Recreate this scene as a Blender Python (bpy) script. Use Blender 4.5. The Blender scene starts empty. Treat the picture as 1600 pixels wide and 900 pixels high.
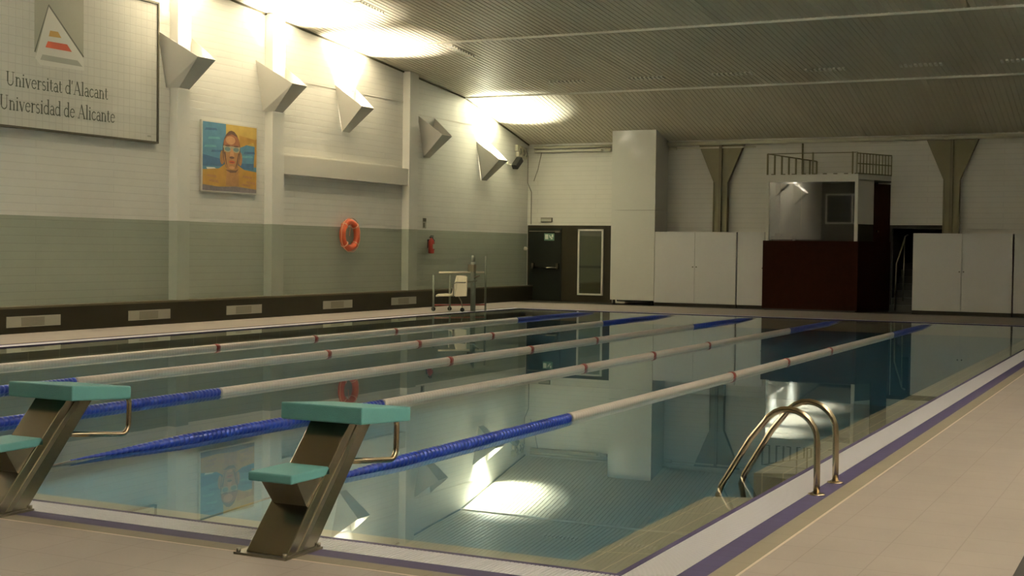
import bpy, math, random
from mathutils import Vector
PI = math.pi
SC = bpy.context.scene
COL = SC.collection
random.seed(4)

# ------------------------------------------------------------ camera
CAMP = (2.3457, -5.8306, 1.5019)
yaw, pitch, roll = math.radians(26.51), math.radians(-1.649), math.radians(0.748)
f = Vector((-math.sin(yaw) * math.cos(pitch), math.cos(yaw) * math.cos(pitch), math.sin(pitch)))
r0 = Vector((math.cos(yaw), math.sin(yaw), 0))
u0 = r0.cross(f)
r = math.cos(roll) * r0 + math.sin(roll) * u0
u = -math.sin(roll) * r0 + math.cos(roll) * u0
cd = bpy.data.cameras.new('camera')
cam = bpy.data.objects.new('camera', cd)
COL.objects.link(cam)
from mathutils import Matrix
cam.matrix_world = Matrix(((r.x, u.x, -f.x, CAMP[0]), (r.y, u.y, -f.y, CAMP[1]), (r.z, u.z, -f.z, CAMP[2]), (0, 0, 0, 1)))
cd.sensor_width = 36
cd.lens = 2117.8 / 1600 * 36
cd.clip_start = 0.05
SC.camera = cam

# ------------------------------------------------------------ world and exposure
w = bpy.data.worlds.new('world')
SC.world = w
w.use_nodes = True
w.node_tree.nodes['Background'].inputs[0].default_value = (0.02, 0.025, 0.03, 1)
w.node_tree.nodes['Background'].inputs[1].default_value = 0.3
SC.view_settings.view_transform = 'Standard'
SC.view_settings.look = 'None'
SC.view_settings.exposure = 0.37
SC.view_settings.gamma = 1
SC.view_settings.use_curve_mapping = False
WARM = (1.0, 0.92, 0.79)
COOL = (0.97, 1.0, 0.86)
HALL = (1.0, 0.97, 0.92)
HALL_R = (1.0, 0.97, 0.96)
LAMP_W = 230        # power of the burning uplighters

# ------------------------------------------------------------ materials
def mat(name, col, rough=0.6, metal=0.0, spec=0.5, noise=0.0, nscale=8.0, coat=0.0, emit=None, estr=0.0, bump=0.0, bscale=40.0):
    m = bpy.data.materials.new(name)
    m.use_nodes = True
    nt = m.node_tree
    b = nt.nodes['Principled BSDF']
    b.inputs['Base Color'].default_value = (*col, 1)
    b.inputs['Roughness'].default_value = rough
    b.inputs['Metallic'].default_value = metal
    b.inputs['Specular IOR Level'].default_value = spec
    if coat: b.inputs['Coat Weight'].default_value = coat
    if emit:
        b.inputs['Emission Color'].default_value = (*emit, 1)
        b.inputs['Emission Strength'].default_value = estr
    tc = nt.nodes.new('ShaderNodeTexCoord')
    if noise:
        n = nt.nodes.new('ShaderNodeTexNoise')
        n.inputs['Scale'].default_value = nscale
        n.inputs['Detail'].default_value = 4
        nt.links.new(tc.outputs['Object'], n.inputs['Vector'])
        mx = nt.nodes.new('ShaderNodeMix')
        mx.data_type = 'RGBA'
        mx.inputs[6].default_value = (*[c * (1 - noise) for c in col], 1)
        mx.inputs[7].default_value = (*[min(1, c * (1 + noise)) for c in col], 1)
        nt.links.new(n.outputs['Fac'], mx.inputs[0])
        nt.links.new(mx.outputs[2], b.inputs['Base Color'])
    if bump:
        n2 = nt.nodes.new('ShaderNodeTexNoise')
        n2.inputs['Scale'].default_value = bscale
        nt.links.new(tc.outputs['Object'], n2.inputs['Vector'])
        bp = nt.nodes.new('ShaderNodeBump')
        bp.inputs['Strength'].default_value = bump
        bp.inputs['Distance'].default_value = 0.01
        nt.links.new(n2.outputs['Fac'], bp.inputs['Height'])
        nt.links.new(bp.outputs['Normal'], b.inputs['Normal'])
    return m

def brick_mat(name, c1, c2, mortar, bw, bh, ms, axes, rough=0.5, offset=0.5, bump=0.15, split=None, low=None, spec=0.5, jit=0.03):
    """bricks or tiles; axes picks the two object axes; split/low: paint below a height"""
    m = bpy.data.materials.new(name)
    m.use_nodes = True
    nt = m.node_tree
    b = nt.nodes['Principled BSDF']
    b.inputs['Roughness'].default_value = rough
    b.inputs['Specular IOR Level'].default_value = spec
    tc = nt.nodes.new('ShaderNodeTexCoord')
    sp = nt.nodes.new('ShaderNodeSeparateXYZ')
    cb = nt.nodes.new('ShaderNodeCombineXYZ')
    nt.links.new(tc.outputs['Object'], sp.inputs[0])
    nt.links.new(sp.outputs[axes[0]], cb.inputs[0])
    nt.links.new(sp.outputs[axes[1]], cb.inputs[1])
    br = nt.nodes.new('ShaderNodeTexBrick')
    br.offset = offset
    br.inputs['Scale'].default_value = 1
    br.inputs['Brick Width'].default_value = bw
    br.inputs['Row Height'].default_value = bh
    br.inputs['Mortar Size'].default_value = ms
    br.inputs['Mortar Smooth'].default_value = 0.3
    br.inputs['Color1'].default_value = (*c1, 1)
    br.inputs['Color2'].default_value = (*c2, 1)
    br.inputs['Mortar'].default_value = (*mortar, 1)
    nt.links.new(cb.outputs[0], br.inputs['Vector'])
    out = br.outputs['Color']
    n = nt.nodes.new('ShaderNodeTexNoise')
    n.inputs['Scale'].default_value = 1.7
    n.inputs['Detail'].default_value = 5
    nt.links.new(tc.outputs['Object'], n.inputs['Vector'])
    hs = nt.nodes.new('ShaderNodeMix')
    hs.data_type = 'RGBA'
    hs.blend_type = 'MULTIPLY'
    hs.inputs[0].default_value = 1.0
    mr = nt.nodes.new('ShaderNodeMapRange')
    mr.inputs['From Min'].default_value = 0.3
    mr.inputs['From Max'].default_value = 0.7
    mr.inputs['To Min'].default_value = 1 - jit * 2
    mr.inputs['To Max'].default_value = 1.0
    nt.links.new(n.outputs['Fac'], mr.inputs['Value'])
    nt.links.new(out, hs.inputs[6])
    nt.links.new(mr.outputs[0], hs.inputs[7])
    out = hs.outputs[2]
    if split is not None:
        gt = nt.nodes.new('ShaderNodeMath')
        gt.operation = 'GREATER_THAN'
        gt.inputs[1].default_value = split
        nt.links.new(sp.outputs[2], gt.inputs[0])
        low_m = nt.nodes.new('ShaderNodeMix')
        low_m.data_type = 'RGBA'
        low_m.blend_type = 'MULTIPLY'
        low_m.inputs[0].default_value = 1.0
        low_m.inputs[7].default_value = (*low, 1)
        nt.links.new(out, low_m.inputs[6])
        mx = nt.nodes.new('ShaderNodeMix')
        mx.data_type = 'RGBA'
        nt.links.new(gt.outputs[0], mx.inputs[0])
        nt.links.new(low_m.outputs[2], mx.inputs[6])
        nt.links.new(out, mx.inputs[7])
        out = mx.outputs[2]
    nt.links.new(out, b.inputs['Base Color'])
    bp = nt.nodes.new('ShaderNodeBump')
    bp.inputs['Strength'].default_value = bump
    bp.inputs['Distance'].default_value = 0.004
    bp.invert = True
    nt.links.new(br.outputs['Fac'], bp.inputs['Height'])
    nt.links.new(bp.outputs['Normal'], b.inputs['Normal'])
    return m

M = {}
WHITEB = (0.74, 0.735, 0.675)
M['brick_left'] = brick_mat('painted_brick_left', WHITEB, WHITEB, (0.67, 0.665, 0.61), 3.7, 0.135, 0.009, (1, 2), split=1.958, low=(0.43, 0.475, 0.41), bump=0.35)
M['plaster_left'] = brick_mat('painted_pilaster', WHITEB, WHITEB, WHITEB, 3.0, 3.0, 0.002, (1, 2), split=1.958, low=(0.46, 0.505, 0.44), bump=0.05)
M['brick_far'] = brick_mat('painted_brick_far', (0.66, 0.635, 0.56), (0.66, 0.635, 0.56), (0.59, 0.57, 0.50), 3.7, 0.135, 0.009, (0, 2), bump=0.3)
M['deck'] = brick_mat('deck_tile', (0.325, 0.28, 0.245), (0.318, 0.274, 0.239), (0.275, 0.235, 0.20), 0.333, 0.333, 0.004, (0, 1), rough=0.55, spec=0.3, offset=0.0, bump=0.2, jit=0.05)
M['tan_tile'] = brick_mat('tan_edge_tile', (0.235, 0.205, 0.15), (0.23, 0.20, 0.145), (0.20, 0.175, 0.125), 0.25, 0.25, 0.004, (0, 1), rough=0.6, offset=0.0, spec=0.2)
M['blue_tile'] = brick_mat('blue_edge_tile', (0.065, 0.055, 0.115), (0.06, 0.05, 0.105), (0.05, 0.04, 0.08), 0.25, 0.12, 0.004, (0, 1), rough=0.6, spec=0.15, offset=0.0)
M['ledge_y'] = brick_mat('tan_ledge_tile_long', (0.32, 0.275, 0.205), (0.31, 0.268, 0.198), (0.62, 0.52, 0.36), 0.15, 0.60, 0.006, (0, 1), rough=0.5, offset=0.0)
M['ledge_x'] = brick_mat('tan_ledge_tile_cross', (0.39, 0.335, 0.255), (0.38, 0.325, 0.248), (0.42, 0.35, 0.21), 0.60, 0.15, 0.005, (0, 1), rough=0.5, offset=0.0)
M['pool_tile'] = brick_mat('pool_tile', (0.048, 0.165, 0.265), (0.046, 0.16, 0.26), (0.055, 0.155, 0.24), 0.25, 0.25, 0.006, (0, 1), rough=0.5, offset=0.0)
M['grating'] = mat('grating_plastic', (0.72, 0.71, 0.75), 0.45)
M['channel'] = mat('channel_grey', (0.30, 0.28, 0.27), 0.7)  # mid-grey gutter channel under the gratings
M['joint'] = mat('pale_joint', (0.55, 0.45, 0.36), 0.6)
M['ceiling'] = mat('ceiling_slats', (0.72, 0.655, 0.505), 0.38, spec=0.5, noise=0.04, nscale=0.8)
M['ceil_trim'] = mat('ceiling_joint', (0.88, 0.85, 0.74), 0.5)
M['gap_shade'] = mat('shadow_gap', (0.10, 0.09, 0.05), 0.8)
M['base_dark'] = mat('dark_skirting', (0.022, 0.019, 0.008), 0.5, spec=0.3, noise=0.15, nscale=3)
M['base_cap'] = mat('dark_skirting_cap', (0.10, 0.085, 0.045), 0.5)
M['near_dark'] = mat('dark_near_wall', (0.06, 0.058, 0.045), 0.6)
M['white'] = mat('white_paint', (0.64, 0.62, 0.55), 0.5)
M['white_gloss'] = mat('white_gloss_panel', (0.64, 0.63, 0.56), 0.07, spec=0.45, noise=0.02, nscale=2)
M['cab_white'] = mat('cabinet_laminate', (0.62, 0.61, 0.575), 0.3, noise=0.03, nscale=2)
M['shade_white'] = mat('lamp_housing_paint', (0.60, 0.58, 0.52), 0.45)
M['bulb'] = mat('lamp_bulb_glow', (1, 1, 1), 0.4, emit=(1.0, 0.93, 0.78), estr=14)
M['olive'] = mat('olive_painted_steel', (0.175, 0.155, 0.075), 0.5, noise=0.05)
M['olive_d'] = mat('olive_painted_web', (0.12, 0.105, 0.05), 0.5)
M['dark_door'] = mat('dark_painted_door', (0.008, 0.010, 0.006), 0.4, spec=0.25)
M['dark_frame'] = mat('dark_brown_frame', (0.022, 0.018, 0.007), 0.5, spec=0.25)
M['redwood'] = mat('dark_red_wood', (0.021, 0.0055, 0.0018), 0.7, spec=0.05, noise=0.25, nscale=6)
M['steel'] = mat('brushed_steel', (0.25, 0.225, 0.165), 0.22, metal=1.0, noise=0.12, nscale=5)
M['steel_d'] = mat('dull_steel', (0.22, 0.20, 0.15), 0.4, metal=0.9, noise=0.1, nscale=6)
M['brass_steel'] = mat('polished_rail_steel', (0.40, 0.335, 0.23), 0.2, metal=1.0)
M['block_top'] = mat('teal_block_board', (0.10, 0.30, 0.29), 0.55, noise=0.08, nscale=12, bump=0.4, bscale=300)
M['rope_w'] = mat('white_float', (0.74, 0.67, 0.60), 0.4, noise=0.06, nscale=14)
M['rope_b'] = mat('blue_float', (0.016, 0.042, 0.30), 0.3)
M['rope_r'] = mat('red_float', (0.30, 0.055, 0.04), 0.4)
M['cable'] = mat('grey_cable', (0.25, 0.24, 0.2), 0.5)
M['orange'] = mat('orange_ring', (0.56, 0.10, 0.035), 0.5, noise=0.08)
M['cord'] = mat('pale_cord', (0.72, 0.40, 0.26), 0.7)
M['red'] = mat('extinguisher_red', (0.32, 0.025, 0.015), 0.35)
M['black'] = mat('black_plastic', (0.012, 0.012, 0.010), 0.4)
M['sign_ink'] = mat('sign_lettering', (0.075, 0.085, 0.060), 0.5)
M['sign_sq'] = mat('sign_grey_square', (0.33, 0.335, 0.26), 0.5)
M['sign_yel'] = mat('sign_ochre', (0.50, 0.30, 0.06), 0.5)
M['sign_red'] = mat('sign_red', (0.50, 0.075, 0.02), 0.5)
M['sign_gry'] = mat('sign_pale_grey', (0.36, 0.37, 0.32), 0.5)
M['sign_wht'] = mat('sign_white', (0.64, 0.64, 0.58), 0.5)
M['sign_frame'] = mat('sign_dark_frame', (0.07, 0.065, 0.04), 0.5)
M['sign_tile'] = brick_mat('sign_tiles', (0.60, 0.60, 0.54), (0.585, 0.585, 0.53), (0.50, 0.50, 0.45), 0.15, 0.15, 0.007, (1, 2), rough=0.3, offset=0.0, bump=0.3)
M['plastic_w'] = mat('cream_plastic', (0.72, 0.66, 0.50), 0.4)
M['lift_grey'] = mat('grey_green_post', (0.15, 0.17, 0.13), 0.45)
M['grille'] = mat('grey_grille', (0.18, 0.17, 0.125), 0.6)
M['vent'] = mat('pale_vent_plate', (0.36, 0.35, 0.28), 0.5)
M['slot'] = mat('bright_slot', (0.93, 0.90, 0.78), 0.5)
M['interior'] = mat('dim_interior', (0.035, 0.036, 0.028), 0.7)
M['green_sign'] = mat('exit_green', (0.10, 0.20, 0.13), 0.5)
M['pic_white'] = mat('pictogram_white', (0.62, 0.66, 0.55), 0.5)
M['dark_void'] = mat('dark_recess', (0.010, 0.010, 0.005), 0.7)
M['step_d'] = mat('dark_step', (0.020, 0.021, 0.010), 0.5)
M['night'] = mat('night_window_glass', (0.01, 0.012, 0.015), 0.06)
M['pipe'] = mat('cream_pipe', (0.52, 0.49, 0.37), 0.45)
M['rubber'] = mat('black_rubber', (0.018, 0.014, 0.010), 0.7)

def glass_mat(name, tint, refl, rough=0.02):
    m = bpy.data.materials.new(name)
    m.use_nodes = True
    nt = m.node_tree
    nt.nodes.remove(nt.nodes['Principled BSDF'])
    out = nt.nodes['Material Output']
    tr = nt.nodes.new('ShaderNodeBsdfTransparent')
    tr.inputs[0].default_value = (*tint, 1)
    gl = nt.nodes.new('ShaderNodeBsdfGlossy')
    gl.inputs['Roughness'].default_value = rough
    gl.inputs['Color'].default_value = (*refl, 1)
    fr = nt.nodes.new('ShaderNodeFresnel')
    mx = nt.nodes.new('ShaderNodeMixShader')
    geo = nt.nodes.new('ShaderNodeNewGeometry')
    front = nt.nodes.new('ShaderNodeMath'); front.operation = 'SUBTRACT'; front.inputs[0].default_value = 1.0
    nt.links.new(geo.outputs['Backfacing'], front.inputs[1])
    mul = nt.nodes.new('ShaderNodeMath'); mul.operation = 'MULTIPLY'
    nt.links.new(fr.outputs[0], mul.inputs[0]); nt.links.new(front.outputs[0], mul.inputs[1])
    nt.links.new(mul.outputs[0], mx.inputs[0])
    nt.links.new(tr.outputs[0], mx.inputs[1])
    nt.links.new(gl.outputs[0], mx.inputs[2])
    nt.links.new(mx.outputs[0], out.inputs[0])
    return m, nt, fr, gl
M['glass'], _, _fr, _ = glass_mat('window_glass', (0.75, 0.78, 0.72), (1, 1, 1))
_fr.inputs['IOR'].default_value = 2.6
M['water'], _nt, _fr, _gl = glass_mat('pool_water', (0.93, 0.99, 0.97), (0.90, 0.99, 0.99), 0.0)
_fr.inputs['IOR'].default_value = 1.42
_tc = _nt.nodes.new('ShaderNodeTexCoord')
_mp = _nt.nodes.new('ShaderNodeMapping')
_mp.inputs['Scale'].default_value = (1.0, 0.6, 1)
_nz = _nt.nodes.new('ShaderNodeTexNoise')
_nz.inputs['Scale'].default_value = 2.2
_nz.inputs['Detail'].default_value = 1
_bp = _nt.nodes.new('ShaderNodeBump')
_bp.inputs['Strength'].default_value = 0.015
_bp.inputs['Distance'].default_value = 0.01
_nt.links.new(_tc.outputs['Object'], _mp.inputs[0])
_nt.links.new(_mp.outputs[0], _nz.inputs['Vector'])
_nt.links.new(_nz.outputs['Fac'], _bp.inputs['Height'])
_nt.links.new(_bp.outputs['Normal'], _gl.inputs['Normal'])

# ------------------------------------------------------------ mesh helpers
class MB:
    def __init__(s):
        s.v = []; s.f = []; s.mi = []; s.mats = []; s.sm = []
    def _m(s, m):
        m = M[m]
        if m not in s.mats: s.mats.append(m)
        return s.mats.index(m)
    def poly(s, pts, m, smooth=False):
        k = len(s.v); s.v += [tuple(p) for p in pts]
        s.f.append(tuple(range(k, k + len(pts)))); s.mi.append(s._m(m)); s.sm.append(smooth)
    def hexa(s, p, m):
        """8 points: bottom 4 ccw, top 4 ccw"""
        k = len(s.v); s.v += [tuple(q) for q in p]; mi = s._m(m)
        for q in ((3, 2, 1, 0), (4, 5, 6, 7), (0, 1, 5, 4), (1, 2, 6, 5), (2, 3, 7, 6), (3, 0, 4, 7)):
            s.f.append(tuple(k + i for i in q)); s.mi.append(mi); s.sm.append(False)
        return s
    def box(s, x0, x1, y0, y1, z0, z1, m):
        return s.hexa([(x0, y0, z0), (x1, y0, z0), (x1, y1, z0), (x0, y1, z0), (x0, y0, z1), (x1, y0, z1), (x1, y1, z1), (x0, y1, z1)], m)
    def prism(s, pts, d, m):
        """polygon extruded by vector d"""
        k = len(s.v); n = len(pts); mi = s._m(m); d = Vector(d)
        s.v += [tuple(p) for p in pts] + [tuple(Vector(p) + d) for p in pts]
        s.f.append(tuple(range(k, k + n))[::-1]); s.f.append(tuple(range(k + n, k + 2 * n)))
        s.mi += [mi, mi]; s.sm += [False, False]
        for i in range(n):
            j = (i + 1) % n
            s.f.append((k + i, k + j, k + n + j, k + n + i)); s.mi.append(mi); s.sm.append(False)
        return s
    def tube(s, path, rad, m, n=10, closed=False, cap=True):
        P = [Vector(p) for p in path]; k = len(s.v); mi = s._m(m); N = len(P)
        rads = rad if isinstance(rad, (list, tuple)) else [rad] * N
        prev = None
        for i, p in enumerate(P):
            if closed: t = (P[(i + 1) % N] - P[i - 1]).normalized()
            else: t = (P[min(i + 1, N - 1)] - P[max(i - 1, 0)]).normalized()
            if prev is None:
                a = Vector((0, 0, 1)) if abs(t.z) < 0.9 else Vector((1, 0, 0))
            else: a = prev
            nn = (a - t * a.dot(t)).normalized(); b = t.cross(nn); prev = nn
            for j in range(n):
                an = 2 * PI * j / n
                s.v.append(tuple(p + rads[i] * (math.cos(an) * nn + math.sin(an) * b)))
        for i in range(N if closed else N - 1):
            i2 = (i + 1) % N
            for j in range(n):
                j2 = (j + 1) % n
                s.f.append((k + i * n + j, k + i * n + j2, k + i2 * n + j2, k + i2 * n + j)); s.mi.append(mi); s.sm.append(True)
        if cap and not closed:
            s.f.append(tuple(k + j for j in range(n))[::-1]); s.f.append(tuple(k + (N - 1) * n + j for j in range(n)))
            s.mi += [mi, mi]; s.sm += [False, False]
        return s
    def ball(s, c, rad, m, sx=1, sy=1, sz=1, n=10):
        P = [(c[0], c[1], c[2] + rad * sz * math.cos(PI * i / n)) for i in range(n + 1)]
        k = len(s.v); mi = s._m(m); q = 2 * n
        for i in range(n + 1):
            rr = rad * math.sin(PI * i / n)
            for j in range(q):
                s.v.append((c[0] + rr * sx * math.cos(2 * PI * j / q), c[1] + rr * sy * math.sin(2 * PI * j / q), P[i][2]))
        for i in range(n):
            for j in range(q):
                s.f.append((k + i * q + j, k + (i + 1) * q + j, k + (i + 1) * q + (j + 1) % q, k + i * q + (j + 1) % q)); s.mi.append(mi); s.sm.append(True)
        return s
    def build(s, name, parent=None, label=None, cat=None, group=None, kind=None, bevel=0, loc=None):
        me = bpy.data.meshes.new(name)
        v = s.v
        if loc is not None: v = [(a - loc[0], b - loc[1], c - loc[2]) for a, b, c in v]
        me.from_pydata(v, [], s.f)
        for m in s.mats: me.materials.append(m)
        me.polygons.foreach_set('material_index', s.mi)
        me.polygons.foreach_set('use_smooth', s.sm)
        me.update()
        o = bpy.data.objects.new(name, me)
        COL.objects.link(o)
        if loc is not None: o.location = loc
        if parent is not None: o.parent = parent
        tag(o, label, cat, group, kind)
        if bevel:
            b = o.modifiers.new('bevel', 'BEVEL'); b.width = bevel; b.segments = 2; b.limit_method = 'ANGLE'
        return o

def tag(o, label=None, cat=None, group=None, kind=None):
    if label: o['label'] = label
    if cat: o['category'] = cat
    if group: o['group'] = group
    if kind: o['kind'] = kind
    return o

def thing(name, loc, label, cat, group=None):
    o = bpy.data.objects.new(name, None)
    o.empty_display_size = 0.1
    COL.objects.link(o); o.location = loc
    return tag(o, label, cat, group)

def part(mb, name, t, label=None, bevel=0, kind=None):
    """mesh given in world coordinates, made a child of thing or part t"""
    o = mb.build(name, label=label, bevel=bevel, kind=kind)
    base = Vector((0, 0, 0)); q = t
    while q is not None:
        base += Vector(q.location); q = q.parent
    o.data.transform(Matrix.Translation(-base))
    o.parent = t
    return o

def copy_tree(o, parent=None):
    c = o.copy(); COL.objects.link(c); c.parent = parent
    for ch in list(o.children): copy_tree(ch, c)
    return c

def sfun(mb, name): return mb.build(name, kind='structure')

# ------------------------------------------------------------ key numbers
XL, XR, YN, YF = -15.12, 4.8, -8.0, 30.15       # room
PX, PY = -12.83, 25.0                            # pool reaches x PX..0, y 0..PY
PROF = [(-8.0, 5.55), (-1.8, 6.09), (3.8, 6.60), (9.4, 6.78), (15.0, 6.60), (20.6, 6.09), (26.2, 5.547), (30.15, 4.58)]
def cz(y):
    for (a, b), (c, d) in zip(PROF, PROF[1:]):
        if a <= y <= c: return b + (d - b) * (y - a) / (c - a)
    return PROF[-1][1]

# ------------------------------------------------------------ room shell
mb = MB()
# deck around pool and its edge strips
E1 = 0.515
for (x0, x1, y0, y1) in ((XL, PX - E1, YN, 28.75), (E1, XR, YN, 28.75), (PX - E1, E1, YN, -E1), (PX - E1, E1, PY + E1, 28.75)):
    mb.box(x0, x1, y0, y1, -0.15, 0, 'deck')
sfun(mb, 'floor')
mb = MB(); mb.box(XL, XR, 28.75, 33.2, -0.15, 0.0, 'base_dark'); sfun(mb, 'floor_dark_strip')

def wall_poly_left(x, xi, m):
    mb = MB()
    pts = [(x, YN, -0.15)] + [(x, YF, -0.15)] + [(x, y, z + 0.12) for y, z in reversed(PROF)]
    mb.prism(pts, (xi - x, 0, 0), m)
    return mb
sfun(wall_poly_left(XL - 0.3, XL, 'brick_left'), 'wall_left')
sfun(wall_poly_left(XR + 0.3, XR, 'brick_left'), 'wall_right')
OX0, OX1, OZ = -4.60, -3.30, 2.25                  # dark stair opening in far wall
mb = MB()
mb.box(XL - 0.3, OX0, YF, YF + 0.3, 0, 4.8, 'brick_far')
mb.box(OX1, XR + 0.3, YF, YF + 0.3, 0, 4.8, 'brick_far')
mb.box(OX0, OX1, YF, YF + 0.3, OZ, 4.8, 'brick_far')
sfun(mb, 'wall_far')
mb = MB(); mb.box(XL - 0.3, XR + 0.3, YN - 0.3, YN, -0.15, 6.0, 'near_dark'); sfun(mb, 'wall_near')

# ceiling of long slats with narrow grooves, following the arch
mb = MB()
mi = mb._m('ceiling')
pitchx = 0.125
nx = int((XR - XL) / pitchx)
cols = []
for i in range(nx + 1):
    x = XL + i * pitchx
    cols += [(x, 0.0), (x + 0.095, 0.0), (x + 0.100, 0.010), (x + 0.120, 0.010)]
cols = [c for c in cols if c[0] <= XR] + [(XR, 0)]
for (y, z) in PROF:
    for (x, dz) in cols: mb.v.append((x, y, z + dz))
nc = len(cols)
for j in range(len(PROF) - 1):
    for i in range(nc - 1):
        mb.f.append((j * nc + i, j * nc + i + 1, (j + 1) * nc + i + 1, (j + 1) * nc + i)); mb.mi.append(mi); mb.sm.append(False)
sfun(mb, 'ceiling')
mb = MB()
for (y, z), (y2, z2) in zip(PROF, PROF[1:]):
    mb.poly([(XL - .3, y, z + 0.15), (XR + .3, y, z + 0.15), (XR + .3, y2, z2 + 0.15), (XL - .3, y2, z2 + 0.15)], 'ceiling')
sfun(mb, 'ceiling_back')
# pale joints across the ceiling
n = 0
for y in (-1.8, 3.8, 9.4, 15.0, 20.6, 26.2):
    n += 1
    z = cz(y)
    mb = MB(); mb.box(XL + 0.02, XR, y - 0.02, y + 0.02, z - 0.042, z + 0.03, 'ceil_trim')
    sfun(mb, 'trim_%d' % n)
# dark strip coloured as the shadow gap between the left wall and ceiling
mb = MB()
for (y, z), (y2, z2) in zip(PROF, PROF[1:]):
    mb.hexa([(XL, y, z - 0.035), (XL + 0.03, y, z - 0.035), (XL + 0.03, y2, z2 - 0.035), (XL, y2, z2 - 0.035),
             (XL, y, z + 0.02), (XL + 0.03, y, z + 0.02), (XL + 0.03, y2, z2 + 0.02), (XL, y2, z2 + 0.02)], 'gap_shade')
sfun(mb, 'trim_7')

# pilasters on the left wall
PIL = [8.6, 11.6, 14.45, 17.43, 23.02]
for i, y in enumerate(PIL):
    if i == 0 or i == 1: continue
    w_ = 0.36 if i == 2 else 0.42
    mb = MB()
    za, zb = cz(y) - 0.005, cz(y + w_) - 0.005
    mb.hexa([(XL, y, 0.0), (XL + 0.2, y, 0.0), (XL + 0.2, y + w_, 0.0), (XL, y + w_, 0.0), (XL, y, za), (XL + 0.2, y, za), (XL + 0.2, y + w_, zb), (XL, y + w_, zb)], 'plaster_left')
    sfun(mb, 'pilaster')
mb = MB(); mb.box(XL, XL + 0.17, 17.85, 23.02, 3.04, 3.445, 'white'); sfun(mb, 'wall_beam')
# faint moulding line high on the left wall
mb = MB(); mb.box(XL, XL + 0.012, 17.85, 23.02, 5.08, 5.10, 'white'); mb.box(XL, XL + 0.012, 23.44, 27.0, 4.84, 4.86, 'white'); sfun(mb, 'trim_8')

# skirting along left wall
mb = MB(); mb.box(XL, XL + 0.235, YN, YF, 0, 0.41, 'base_dark'); sfun(mb, 'baseboard_left')
mb = MB(); mb.box(XL, XL + 0.245, YN, YF, 0.41, 0.445, 'base_cap'); sfun(mb, 'trim_9')

# ------------------------------------------------------------ pool edge strips, basin
def ring(x0, x1, y0, y1, wd, z0, z1, m, name, sides='RNLF'):
    mb = MB()
    if 'R' in sides: mb.box(x1, x1 + wd, y0 - wd, y1 + wd, z0, z1, m)
    if 'L' in sides: mb.box(x0 - wd, x0, y0 - wd, y1 + wd, z0, z1, m)
    if 'N' in sides: mb.box(x0, x1, y0 - wd, y0, z0, z1, m)
    if 'F' in sides: mb.box(x0, x1, y1, y1 + wd, z0, z1, m)
    return sfun(mb, name)
ring(PX, 0.0, 0, PY, 0.035, -0.3, 0.0, 'blue_tile', 'trim_10')
ring(PX - 0.26, 0.26, -0.26, PY + 0.26, 0.125, -0.15, 0.0, 'blue_tile', 'trim_11')
ring(PX - 0.385, 0.385, -0.385, PY + 0.385, 0.115, -0.15, 0.0, 'tan_tile', 'trim_12')
ring(PX - 0.5, 0.5, -0.5, PY + 0.5, 0.015, -0.15, 0.001, 'joint', 'trim_13')
ring(PX - 0.035, 0.035, -0.035, PY + 0.035, 0.225, -0.15, -0.03, 'channel', 'gutter_channel')

def grating(side):
    mb = MB(); p, wd = 0.0225, 0.0165
    if side in 'NF':
        y0, y1 = (-0.258, -0.037) if side == 'N' else (PY + 0.037, PY + 0.258)
        x = PX - 0.03
        while x < 0.03 - wd:
            mb.box(x, x + wd, y0, y1, -0.03, 0.0, 'grating'); x += p
    else:
        x0, x1 = (0.037, 0.258) if side == 'R' else (PX - 0.258, PX - 0.037)
        y = -0.258
        while y < PY + 0.258 - wd:
            mb.box(x0, x1, y, y + wd, -0.03, 0.0, 'grating'); y += p
    return mb
for s_, lb in (('N', 'white ribbed gutter grating along the near end, under the starting blocks'),
               ('R', 'white ribbed gutter grating along the right side beside the ladder'),
               ('L', 'thin pale gutter grating along the far left side of the pool'),
               ('F', 'pale gutter grating along the far end of the pool')):
    grating(s_).build('gutter_grating', label=lb, cat='grating', group='gutter gratings round the pool')

# basin: shallow tan ledge round the rim, then deep teal basin
LW, LZ0, LZ1, NY0, NY1 = 0.36, -0.03, -0.055, 2.40, 3.45
mb = MB()
def ledge(a, b, c, d, m):      # outer a-b at LZ0, inner c-d at LZ1
    mb.poly([(*a, LZ0), (*b, LZ0), (*c, LZ1), (*d, LZ1)], m)
    mb.poly([(*d, LZ1), (*c, LZ1), (c[0], c[1], -0.25), (d[0], d[1], -0.25)], m)
ledge((0, 0), (0, NY0), (-LW, NY0), (-LW, LW), 'ledge_y')
ledge((0, NY1), (0, PY), (-LW, PY - LW), (-LW, NY1), 'ledge_y')
ledge((PX, 0), (0, 0), (-LW, LW), (PX + LW, LW), 'ledge_x')
ledge((0, PY), (PX, PY), (PX + LW, PY - LW), (-LW, PY - LW), 'ledge_x')
ledge((PX, PY), (PX, 0), (PX + LW, LW), (PX + LW, PY - LW), 'ledge_y')
for y in (NY0, NY1):
    mb.poly([(0, y, LZ0), (-LW, y, LZ1), (-LW, y, -0.25), (0, y, -0.25)], 'ledge_y')
sfun(mb, 'pool_ledge')
mb = MB()
D = -1.9
mb.poly([(PX, 0, D), (0, 0, D), (0, PY, D), (PX, PY, D)], 'pool_tile')
for a, b in (((PX, 0), (0, 0)), ((0, 0), (0, PY)), ((0, PY), (PX, PY)), ((PX, PY), (PX, 0))):
    mb.poly([(*a, D), (*b, D), (*b, -0.05), (*a, -0.05)], 'pool_tile')
sfun(mb, 'pool_basin')
mb = MB(); mb.poly([(PX, 0, -0.012), (0, 0, -0.012), (0, PY, -0.012), (PX, PY, -0.012)], 'water')
mb.build('water', label='calm teal pool water mirroring the walls and lamps', cat='water', kind='stuff')

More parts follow.
